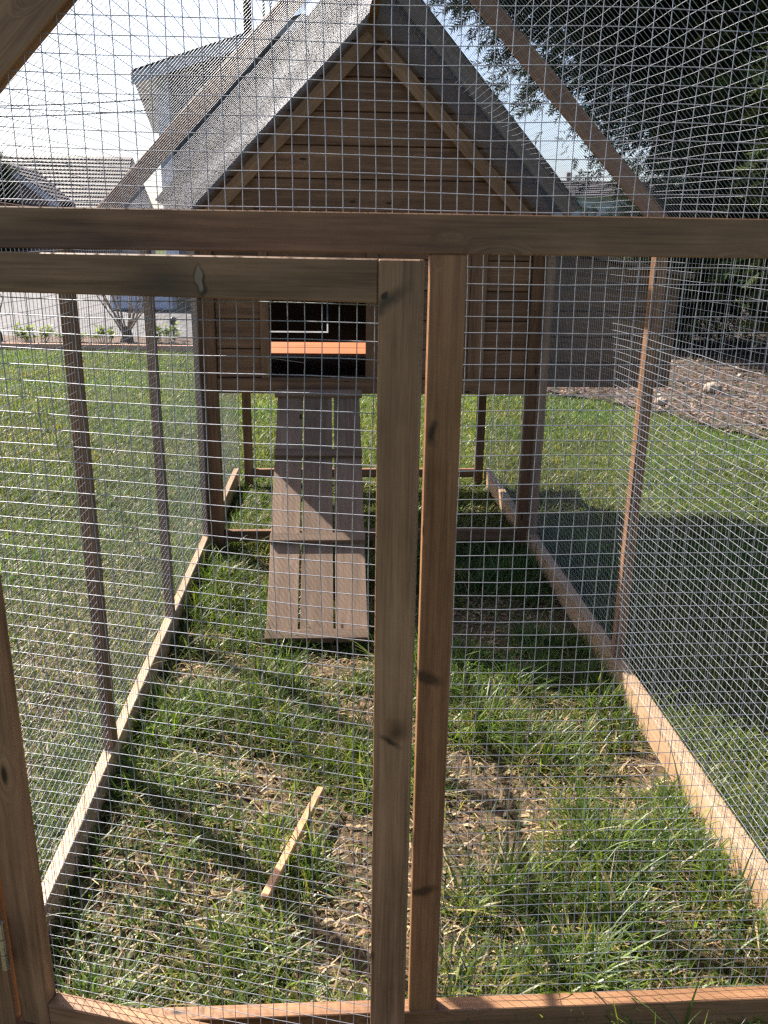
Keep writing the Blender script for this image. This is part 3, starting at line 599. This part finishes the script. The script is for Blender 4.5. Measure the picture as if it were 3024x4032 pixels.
# ------------------------------------------------------------ bed by the drive: edging, plants, shrubs
edg = thing('lawn_edging', 'low pinkish timber edging strip along the back of the lawn', 'edging', (-2.5, 8.26, 0))
for k in range(6):
    x0 = -6.4+k*1.32; f = lambda x: 8.36-.06*(x+3.2)
    timber('plank', (x0, f(x0), .034), (x0+1.312, f(x0+1.312), .034), .05, .066, W_EDGE, edg)
def leafy(loc, r_, n, label, seed):
    g_ = np.random.default_rng(seed); root = thing('leafy_plant', label, 'plant', loc, 'young plants in the bed')
    Vx, Qx, Tx = [], [], []; b0 = 0; X = Vector(loc); SV = []; SF = []
    for k in range(n):
        a_ = g_.random()*6.28; rr = r_*math.sqrt(g_.random()); h = .05+.17*g_.random()
        tip = Vector((rr*math.cos(a_), rr*math.sin(a_)*.6, h)); v_, f_ = tube_geo([X+Vector((tip.x*.5, tip.y*.5, -.02)), X+tip], [.003, .002], 4, len(SV)); SV += v_; SF += f_
        for q in range(9):
            az = g_.random()*6.28; el = g_.uniform(-.2, .9); l = g_.uniform(.035, .075); d = Vector((math.cos(az)*math.cos(el), math.sin(az)*math.cos(el), math.sin(el)))
            sde = d.cross(Vector((0, 0, 1))).normalized()*l*.3; p = X+tip*(.55+.45*g_.random())
            Vx += [p, p+d*l*.5+sde, p+d*l, p+d*l*.5-sde]; Qx.append((b0, b0+1, b0+2, b0+3)); b0 += 4
            c = np.array([.20, .27, .045])*(.5+.8*g_.random()); Tx += [(*c, 1)]*4
    mesh_obj('stem', SV, SF, M_BARK, root)
    big_mesh('foliage', np.array([tuple(v) for v in Vx]), np.array(Qx), M_LEAF, root, attr=np.array(Tx))
leafy((-3.38, 8.85, .02), .26, 26, 'yellow-green leafy plant in the bed, nearest the left edge', 1)
leafy((-3.02, 8.95, .02), .20, 18, 'yellow-green leafy plant beside the nearest left wall post', 2)
leafy((-2.62, 8.9, .02), .20, 16, 'low yellow-green plant in the bed left of the bare shrub', 3)
leafy((-1.98, 8.95, .02), .24, 24, 'yellow-green plant round the black stake light', 4)
def shrub(loc, label, n, hgt, seed):
    g_ = random.Random(seed); root = thing('bare_shrub', label, 'shrub', loc, 'leafless shrubs in the bed'); X = Vector(loc)
    tube('trunk', [X+Vector((0, 0, -.03)), X+Vector((.02, .01, .09)), X+Vector((-.01, 0, .17))], [.085, .055, .04], M_BARK, root, 10)
    for k in range(n):
        a_ = g_.uniform(-1.0, 1.0); l = hgt*g_.uniform(.55, 1.1); pts = [X+Vector((g_.uniform(-.03, .03), g_.uniform(-.03, .03), .10))]; d = Vector((math.sin(a_)*.75, g_.uniform(-.4, .4), 1)).normalized()
        for q in range(4): d = (d+Vector((g_.uniform(-.2, .2), g_.uniform(-.2, .2), .05))).normalized(); pts.append(pts[-1]+d*l/4)
        V_, F_ = tube_geo(pts, [.012, .010, .008, .006, .003], 5)
        for q in (2, 3):
            d2 = Vector((g_.uniform(-1, 1), g_.uniform(-.5, .5), .8)).normalized(); v2, f2 = tube_geo([pts[q], pts[q]+d2*l*.28], [.005, .002], 4, len(V_)); V_ += v2; F_ += f2
        mesh_obj('branch', V_, F_, M_TWIG, root, None, True)
M_TWIG = plain('twig_bark', (0.26, 0.20, 0.16), .85, .4, 30)
shrub((-2.42, 9.02, .02), 'leafless shrub with fanned twigs and thick dark stump in the bed', 14, .72, 3)
shrub((-3.86, 8.95, .02), 'thin leafless shrub at the left edge of the bed', 5, .55, 8)
sl = thing('stake_light', 'small black stake light standing in the bed beside the left coop leg', 'garden light', (-1.93, 9.3, .02))
tube('stake', [(-1.93, 9.3, 0), (-1.93, 9.3, .19)], .013, M_BLACKP, sl, 10); tube('lamp_head', [(-1.93, 9.3, .19), (-1.93, 9.3, .20), (-1.93, 9.3, .265), (-1.93, 9.3, .28)], [.02, .042, .042, .02], M_BLACKP, sl, 14)
# pale blue chest and dark pot on the gravel
M_BLUE = plain('pale_blue_plastic', (0.46, 0.53, 0.72), 0.45, 0.06, 5)
ch = thing('storage_chest', 'pale blue flat-sided chest on the gravel behind the bare shrub', 'chest', (-3.3, 14.3, 0.01))
def cuboid(name, lo, hi, mat, parent, bev=.02):
    return box(name, lo, hi, mat, parent, 'x', bev)
cuboid('body', (-3.85, 14.0, .03), (-2.78, 14.6, .50), M_BLUE, ch, .03); cuboid('lid', (-3.88, 13.97, .505), (-2.75, 14.63, .58), M_BLUE, ch, .03); cuboid('base', (-3.83, 14.02, .01), (-2.80, 14.58, .032), M_BLACKP, ch, .004)
pt = thing('plant_pot', 'dark round pot at the right end of the pale blue chest', 'pot', (-2.58, 13.9, .01))
tube('pot', [(-2.58, 13.9, .01), (-2.58, 13.9, .02), (-2.58, 13.9, .36), (-2.58, 13.9, .40)], [.10, .12, .16, .165], M_BLACKP, pt, 20); tube('stem', [(-2.58, 13.9, .38), (-2.55, 13.9, .8)], [.03, .015], M_BARK, pt, 8)

# ------------------------------------------------------------ houses
M_SIDING = plain('grey_siding', (0.034, 0.041, 0.058), .75, .08, 6)
M_WHITE = plain('white_paint', (0.40, 0.43, 0.50), .5, .03, 4)
M_SOFFIT = plain('soffit_board', (0.62, 0.62, 0.56), .7, .1, 5)
M_TILE = plain('dark_tile', (0.03, 0.031, 0.034), .75, .3, 14)
M_TILE2 = plain('brown_grey_tile', (0.075, 0.062, 0.062), .6, .3, 5)
M_REND = plain('pink_render', (0.24, 0.19, 0.19), .85, .08, 3)
M_GLASS = plain('window_glass', (0.03, 0.035, 0.045), .08, .2, 3, spec=.8)
h1 = thing('grey_house', 'grey boarded house with white corner boards, dark roof and black flue', 'house', (-3.05, 15.0, 0))
HM = Matrix.Translation((-3.02, 15.0, 0)) @ Matrix.Rotation(R(8.9), 4, 'Z')       # local x along the gable wall, y away
def hbox(name, lo, hi, mat, parent, bev=.006):
    lo = Vector(lo); hi = Vector(hi); c = (lo+hi)/2; d = hi-lo
    bm = bmesh.new(); bmesh.ops.create_cube(bm, size=1)
    for v in bm.verts: v.co = Vector((v.co.x*d.x, v.co.y*d.y, v.co.z*d.z))
    if bev: bevelled(bm, bev)
    me = bpy.data.meshes.new(name); bm.to_mesh(me); bm.free(); me.materials.append(mat)
    return link(bpy.data.objects.new(name, me), parent, HM @ Matrix.Translation(c))
HWD, HEZ, HPZ = 4.9, 3.86, 4.72             # width, wall height at the eave, ridge height
def hpoly(name, pts, faces, mat, parent): return mesh_obj(name, pts, faces, mat, parent, HM)
hw = hpoly('wall', [(0, 0, 0), (HWD, 0, 0), (HWD, 0, HEZ), (HWD/2, 0, HPZ-.02), (0, 0, HEZ), (0, 7, 0), (HWD, 7, 0), (HWD, 7, HEZ), (HWD/2, 7, HPZ-.02), (0, 7, HEZ)],
           [(0, 1, 2, 3, 4), (5, 9, 8, 7, 6), (0, 4, 9, 5), (1, 6, 7, 2)], M_SIDING, h1)
z = .3
while z < HPZ-.1:
    z1 = z+.255; e0 = 0.02 if z1 < HEZ else max(.02, (z1-HEZ)/(HPZ-HEZ)*HWD/2)
    if HWD-2*e0 > .2:
        o = hpoly('board', [(e0, -.022, z), (HWD-e0, -.022, z), (HWD-e0, -.008, z1-.006), (e0, -.008, z1-.006), (e0, -.001, z), (HWD-e0, -.001, z), (HWD-e0, -.001, z1-.006), (e0, -.001, z1-.006)],
              [(0, 1, 2, 3), (0, 4, 5, 1), (3, 2, 6, 7), (0, 3, 7, 4), (1, 5, 6, 2)], M_SIDING, hw)
    z = z1
hbox('corner_board', (-.03, -.045, 0), (.20, -.024, HEZ), M_WHITE, h1); hbox('corner_board', (HWD-.20, -.045, 0), (HWD+.03, -.024, HEZ), M_WHITE, h1)
hbox('plinth', (-.02, -.05, 0), (HWD+.02, 0, .28), plain('plinth', (.25, .25, .25), .9, .2, 6), h1)
sl_ = (HPZ-HEZ)/(HWD/2); OV = .40; FR = -.32
for s in (0, 1):
    X = (lambda x: x) if s == 0 else (lambda x: HWD-x)
    e = -OV; ez = HEZ-OV*sl_+.05; pz = HPZ+.05
    rf = hpoly('roof', [(X(e), FR, ez), (X(HWD/2), FR, pz), (X(HWD/2), 7.3, pz), (X(e), 7.3, ez), (X(e), FR, ez+.07), (X(HWD/2), FR, pz+.07), (X(HWD/2), 7.3, pz+.07), (X(e), 7.3, ez+.07)],
               [(0, 3, 2, 1), (4, 5, 6, 7), (0, 1, 5, 4), (3, 7, 6, 2), (0, 4, 7, 3), (1, 2, 6, 5)], M_TILE, h1)
    hpoly('fascia', [(X(e-.01), FR-.03, ez-.16), (X(HWD/2), FR-.03, pz-.16), (X(HWD/2), FR-.03, pz+.02), (X(e-.01), FR-.03, ez+.02), (X(e-.01), FR-.004, ez-.16), (X(HWD/2), FR-.004, pz-.16), (X(HWD/2), FR-.004, pz+.02), (X(e-.01), FR-.004, ez+.02)],
          [(0, 1, 2, 3), (4, 7, 6, 5), (0, 3, 7, 4), (0, 4, 5, 1), (3, 2, 6, 7)], M_WHITE, rf)
    hpoly('soffit', [(X(e), FR, ez-.015), (X(.0), FR, ez-.015+OV*sl_*.2), (X(.0), 7.2, ez-.015+OV*sl_*.2), (X(e), 7.2, ez-.015), (X(e), FR, ez-.003), (X(e), 7.2, ez-.003)], [(0, 3, 2, 1), (0, 4, 5, 3)], M_SOFFIT, rf)
def fpt(x, y, z): return HM @ Vector((x, y, z))
fx = 1.60; tube('flue', [fpt(fx, .9, 4.2), fpt(fx, .9, 6.6)], .075, M_BLACKP, h1, 14); tube('flue_collar', [fpt(fx, .9, 4.40), fpt(fx, .9, 4.62)], [.16, .10], M_BLACKP, h1, 14)
tube('mast', [fpt(1.86, .5, 4.3), fpt(1.86, .5, 6.4)], .022, M_STEEL, h1, 8); tube('aerial_cable', [fpt(1.90, .48, 4.5), fpt(2.0, .46, 5.2), fpt(1.93, .48, 5.6), fpt(2.1, .48, 6.3)], .012, M_STEEL, h1, 6)
hbox('window', (3.0, -.06, 1.2), (4.1, -.025, 2.4), M_WHITE, h1); hbox('pane', (3.08, -.066, 1.28), (4.02, -.061, 2.32), M_GLASS, h1, 0)
# overhead cable from the grey house to a pole off to the left
pl = thing('utility_pole', 'wooden utility pole standing on the gravel left of the houses', 'pole', (-16, 17, 0))
tube('pole', [(-16, 17, 0), (-16, 17, 6.2)], [.13, .10], M_BARK, pl, 12)
for dz in (0, .17):
    a_ = fpt(0, -.03, 3.30+dz); b_ = Vector((-16, 17, 4.1+dz)); pts = [a_.lerp(b_, k/16)-Vector((0, 0, .42*4*(k/16)*(1-k/16))) for k in range(17)]
    tube('cable', pts, .011, M_BLACKP, pl, 5)
# house on the far left: long dark roof with a projecting gable
h2 = thing('tiled_house', 'distant house with long grey tiled roof and white bargeboards at far left', 'house', (-11, 31, 0))
HM = Matrix.Translation((-7.4, 30.0, 0))
w2 = hpoly('wall', [(-9, .4, 0), (-.1, .4, 0), (-.1, .4, 2.4), (-9, .4, 2.4), (-9, 6, 0), (-.1, 6, 0), (-.1, 6, 2.4), (-9, 6, 2.4), (-.1, 3, 4.15), (-9, 3, 4.15)], [(0, 1, 2, 3), (4, 7, 6, 5), (1, 5, 6, 8, 2), (0, 3, 9, 7, 4)], M_REND, h2)
def tiled(name, A, B, Cc, Dd, rows, mat, parent):
    """slope A-B at the eave, D-C at the ridge, with lapped courses of tiles"""
    A, B, Cc, Dd = map(Vector, (A, B, Cc, Dd)); n = (B-A).cross(Dd-A).normalized(); Vx = []; Fx = []
    for k in range(rows):
        f0, f1 = k/rows, (k+1)/rows; p = [A.lerp(Dd, f0)+n*.05, B.lerp(Cc, f0)+n*.05, B.lerp(Cc, f1)+n*.012, A.lerp(Dd, f1)+n*.012, A.lerp(Dd, f0), B.lerp(Cc, f0)]
        b_ = len(Vx); Vx += p; Fx += [(b_, b_+1, b_+2, b_+3), (b_+4, b_+5, b_+1, b_)]
    return hpoly(name, Vx, Fx, mat, parent)
tiled('roof', (-9.2, 0, 2.25), (-.0, 0, 2.25), (-.12, 3, 4.2), (-9.2, 3, 4.2), 14, M_TILE2, h2); tiled('roof', (-.0, 6.2, 2.25), (-9.2, 6.2, 2.25), (-9.2, 3, 4.2), (-.12, 3, 4.2), 14, M_TILE2, h2)
gx0 = -3.35
g2 = hpoly('gable_front', [(gx0-1.45, -1.2, 0), (gx0+1.45, -1.2, 0), (gx0+1.45, -1.2, 2.55), (gx0, -1.2, 3.52), (gx0-1.45, -1.2, 2.55), (gx0-1.45, 1.5, 0), (gx0+1.45, 1.5, 0), (gx0+1.45, 1.5, 2.55), (gx0, 1.5, 3.52), (gx0-1.45, 1.5, 2.55)], [(0, 1, 2, 3, 4), (1, 6, 7, 2), (0, 4, 9, 5)], M_REND, h2)
for s in (-1, 1):
    tiled('roof', *((gx0+s*1.75, -1.5 if s > 0 else 2.4, 2.42), (gx0+s*1.75, 2.4 if s > 0 else -1.5, 2.42), (gx0, 2.4 if s > 0 else -1.5, 3.62), (gx0, -1.5 if s > 0 else 2.4, 3.62)), 8, M_TILE2, g2)
    hpoly('bargeboard', [(gx0, -1.55, 3.42), (gx0+s*1.78, -1.55, 2.2), (gx0+s*1.78, -1.55, 2.40), (gx0, -1.55, 3.62), (gx0, -1.50, 3.42), (gx0+s*1.78, -1.50, 2.2), (gx0+s*1.78, -1.50, 2.40), (gx0, -1.50, 3.62)], [(0, 1, 2, 3), (4, 7, 6, 5), (0, 4, 5, 1), (3, 2, 6, 7), (1, 5, 6, 2)], M_WHITE, g2)
hbox('downpipe', (gx0+1.38, -1.32, 0), (gx0+1.50, -1.21, 2.4), M_WHITE, g2)
hbox('window', (gx0-.7, -1.24, .9), (gx0+.6, -1.205, 2.0), M_GLASS, g2); hbox('window', (-1.4, .34, .9), (-.6, .39, 2.0), M_GLASS, w2)
# small piece of a far house on the right
h3 = thing('far_house', 'far white-walled house with grey roof peeping out below the conifers', 'house', (9.5, 31, 0))
HM = Matrix.Translation((7.6, 31.0, 0))
hpoly('wall', [(0, 0, 0), (4.5, 0, 0), (4.5, 0, 3.05), (0, 0, 3.05), (0, 5, 0), (4.5, 5, 0), (4.5, 5, 3.05), (0, 5, 3.05)], [(0, 1, 2, 3), (4, 7, 6, 5), (1, 5, 6, 2), (0, 3, 7, 4)], M_WHITE, h3)
tiled('roof', (-.3, -.35, 3.0), (4.8, -.35, 3.0), (4.8, 2.4, 3.72), (-.3, 2.4, 3.72), 8, M_TILE2, h3); tiled('roof', (4.8, 5.3, 3.0), (-.3, 5.3, 3.0), (-.3, 2.4, 3.72), (4.8, 2.4, 3.72), 8, M_TILE2, h3)
hbox('chimney', (1.25, 2.2, 3.5), (1.45, 2.4, 4.0), M_REND, h3)

# ------------------------------------------------------------ conifers
def crown_mesh(blobs, n, size, g_, cols, facing=None):
    """flat drooping sprays of scale leaves over the skins of several ellipsoids"""
    vol = np.array([b_[3]*b_[5]+b_[3]*b_[4]+b_[4]*b_[5] for b_ in blobs]); pick = g_.choice(len(blobs), n, p=vol/vol.sum())
    B = np.array(blobs)[pick]; d = g_.normal(size=(n, 3)); d /= np.linalg.norm(d, axis=1)[:, None]
    rad = .62+.44*g_.random(n)**.6; lump = 1+.16*np.sin(d[:, 0]*9+B[:, 0]*5)*np.sin(d[:, 2]*11+B[:, 1]*3)+.10*np.sin(d[:, 1]*23)
    Pp = B[:, :3]+d*B[:, 3:6]*(rad*lump)[:, None]
    keep = (Pp[:, 2] > .12); v0 = Pp[:, 0]-CAM.x; v1 = Pp[:, 1]-CAM.y; keep &= (np.abs(v0*math.cos(R(YAW))-v1*math.sin(R(YAW))) < .62*(v1*math.cos(R(YAW))+v0*math.sin(R(YAW)))+1.5)
    Pp, d, rad = Pp[keep], d[keep], rad[keep]; n = len(Pp)
    out = d*np.array([1, 1, .25])+np.array([0, 0, -.25])+g_.normal(0, .35, (n, 3)); out /= np.linalg.norm(out, axis=1)[:, None]
    side = np.cross(out, g_.normal(size=(n, 3))*.5+np.array([0, 0, 1])); side /= np.linalg.norm(side, axis=1)[:, None]
    sz = size*(.6+.8*g_.random(n)); base = np.array(cols)[g_.integers(0, len(cols), n)]*(.6+.7*g_.random((n, 1)))
    k = 6; V_ = []; T_ = []
    nrm = np.cross(out, side)
    for q in range(k):
        f = .12+.80*q/(k-1); ln = .42*(1-.65*f)+.08
        for s_ in (-1, 1):
            a = Pp+out*(sz*f)[:, None]+nrm*(g_.normal(0, .04, n)*sz)[:, None]; dirn = out*.75+side*s_*.75+nrm*g_.normal(0, .18, (n, 1))
            tip = a+dirn*(sz*ln)[:, None]; w_ = out*(sz*.055)[:, None]
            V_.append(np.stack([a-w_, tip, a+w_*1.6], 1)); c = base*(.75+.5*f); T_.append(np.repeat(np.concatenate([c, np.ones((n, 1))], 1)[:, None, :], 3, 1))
    V_ = np.concatenate(V_).reshape(-1, 3); T_ = np.concatenate(T_).reshape(-1, 4)
    # solid dark lumps added inside the crown to stop light shining through
    bm = bmesh.new(); bmesh.ops.create_icosphere(bm, subdivisions=3, radius=1); S = np.array([v.co[:] for v in bm.verts]); SF = np.array([[v.index for v in f.verts] for f in bm.faces]); bm.free()
    for b_ in blobs:
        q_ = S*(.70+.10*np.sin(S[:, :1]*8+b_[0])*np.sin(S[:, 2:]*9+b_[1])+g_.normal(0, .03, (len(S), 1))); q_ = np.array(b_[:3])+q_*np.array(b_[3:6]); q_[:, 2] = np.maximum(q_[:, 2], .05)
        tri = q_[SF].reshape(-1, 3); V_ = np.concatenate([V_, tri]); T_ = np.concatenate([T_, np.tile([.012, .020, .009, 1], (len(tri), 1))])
    return V_, np.arange(len(V_)).reshape(-1, 3), T_
CON = [(.018, .034, .012), (.028, .046, .015), (.045, .062, .020), (.014, .026, .013)]
def conifer(name, label, base, trunk_h, tr, blobs, n, size, seed, limbs=12, cols=CON, cat='conifer', group='conifers on the soil bank'):
    g_ = np.random.default_rng(seed); root = thing(name, label, cat, base, group); X = Vector(base)
    V_, F_ = tube_geo([X+Vector((0, 0, -.1)), X+Vector((.03, .02, trunk_h*.4)), X+Vector((-.03, .03, trunk_h))], [tr, tr*.7, tr*.15], 10)
    for k in range(limbs):
        b_ = blobs[g_.integers(0, len(blobs))]; z0 = min(trunk_h*.9, max(.3, b_[2]-.3+g_.normal(0, .5))); d = Vector(g_.normal(size=3)); d.normalize()
        e = Vector(b_[:3])+Vector((d.x*b_[3], d.y*b_[4], d.z*b_[5]))*.6; s0 = X+Vector((0, 0, z0)); v_, f_ = tube_geo([s0, s0.lerp(e, .5)+Vector((0, 0, .1)), e], [tr*.28, tr*.17, tr*.05], 6, len(V_)); V_ += v_; F_ += f_
    mesh_obj('trunk', V_, F_, M_BARK, root, None, True)
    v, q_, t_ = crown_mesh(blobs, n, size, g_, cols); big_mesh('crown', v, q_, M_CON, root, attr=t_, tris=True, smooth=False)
conifer('conifer_tree', 'dense dark conifer reaching to the ground at the right edge', (5.0, 6.3, 0), 6.5, .18,
        [(5.0, 6.3, 1.3, 1.45, 1.45, 1.25), (5.1, 6.4, 2.8, 1.55, 1.5, 1.6), (5.1, 6.5, 4.6, 1.4, 1.4, 1.8), (4.4, 5.9, 2.2, .95, .9, 1.1), (4.7, 7.4, 2.4, 1.2, 1.2, 1.6), (4.45, 8.3, 2.3, 1.0, 1.0, 1.4), (6.2, 5.2, 2.4, 1.5, 1.5, 2.4)], 30000, .16, 61)
conifer('conifer_tree', 'tall dark conifer whose crown overhangs the garden above the coop roof', (6.0, 10.8, 0), 8.5, .24,
        [(5.0, 10.5, 5.0, 3.5, 2.6, 2.85), (3.2, 10.0, 4.6, 1.7, 1.5, 1.3), (6.6, 9.4, 3.6, 2.4, 2.2, 2.6), (4.7, 9.8, 3.3, 1.5, 1.3, 1.2), (3.0, 10.0, 5.4, 1.6, 1.3, 1.3), (1.95, 10.1, 5.1, 1.25, 1.1, 1.3), (4.4, 10.4, 7.0, 3.2, 2.6, 2.4), (2.6, 10.2, 6.2, 1.6, 1.5, 1.4)], 52000, .20, 62, 22)
conifer('conifer_bush', 'low bushy conifer under the overhanging crown right of the coop roof', (3.75, 8.8, 0), 1.5, .07,
        [(3.75, 8.8, .9, .75, .75, .85), (4.3, 9.3, 1.1, .9, .9, 1.05), (3.3, 9.6, .7, .6, .6, .8)], 5200, .16, 63, 8, [(.06, .085, .03), (.09, .11, .045), (.045, .065, .025)])
conifer('garden_tree', 'dark evergreen tree in front of the tiled house at far left', (-10.9, 27.5, 0), 3.6, .14,
        [(-11.0, 27.5, 2.0, .8, .8, 1.5), (-10.9, 27.6, 3.0, .55, .6, .75)], 2600, .30, 64, 6, cat='tree', group='trees by the houses')

# ------------------------------------------------------------ stones on the bank
M_STONE = plain('pale_stone', (0.30, 0.24, 0.19), .8, .3, 12, bump=.01)
for k, (x, y, r_, lab) in enumerate(((2.95, 5.55, .065, 'pale round stone on the soil bank below the dark conifer'), (2.32, 4.98, .045, 'small pale stone at the lawn edge beside the right wall post'))):
    bm = bmesh.new(); bmesh.ops.create_icosphere(bm, subdivisions=3, radius=r_)
    for v in bm.verts: n_ = v.co.normalized(); v.co *= 1+.16*math.sin(n_.x*5+k)*math.sin(n_.y*6+1)+.07*math.sin(n_.z*13+k); v.co.z *= .72
    me = bpy.data.meshes.new('stone'); bm.to_mesh(me); bm.free(); me.materials.append(M_STONE); me.polygons.foreach_set('use_smooth', [True]*len(me.polygons))
    tag(link(bpy.data.objects.new('stone', me), None, Matrix.Translation((x, y, .03+r_*.5))), lab, 'stone')
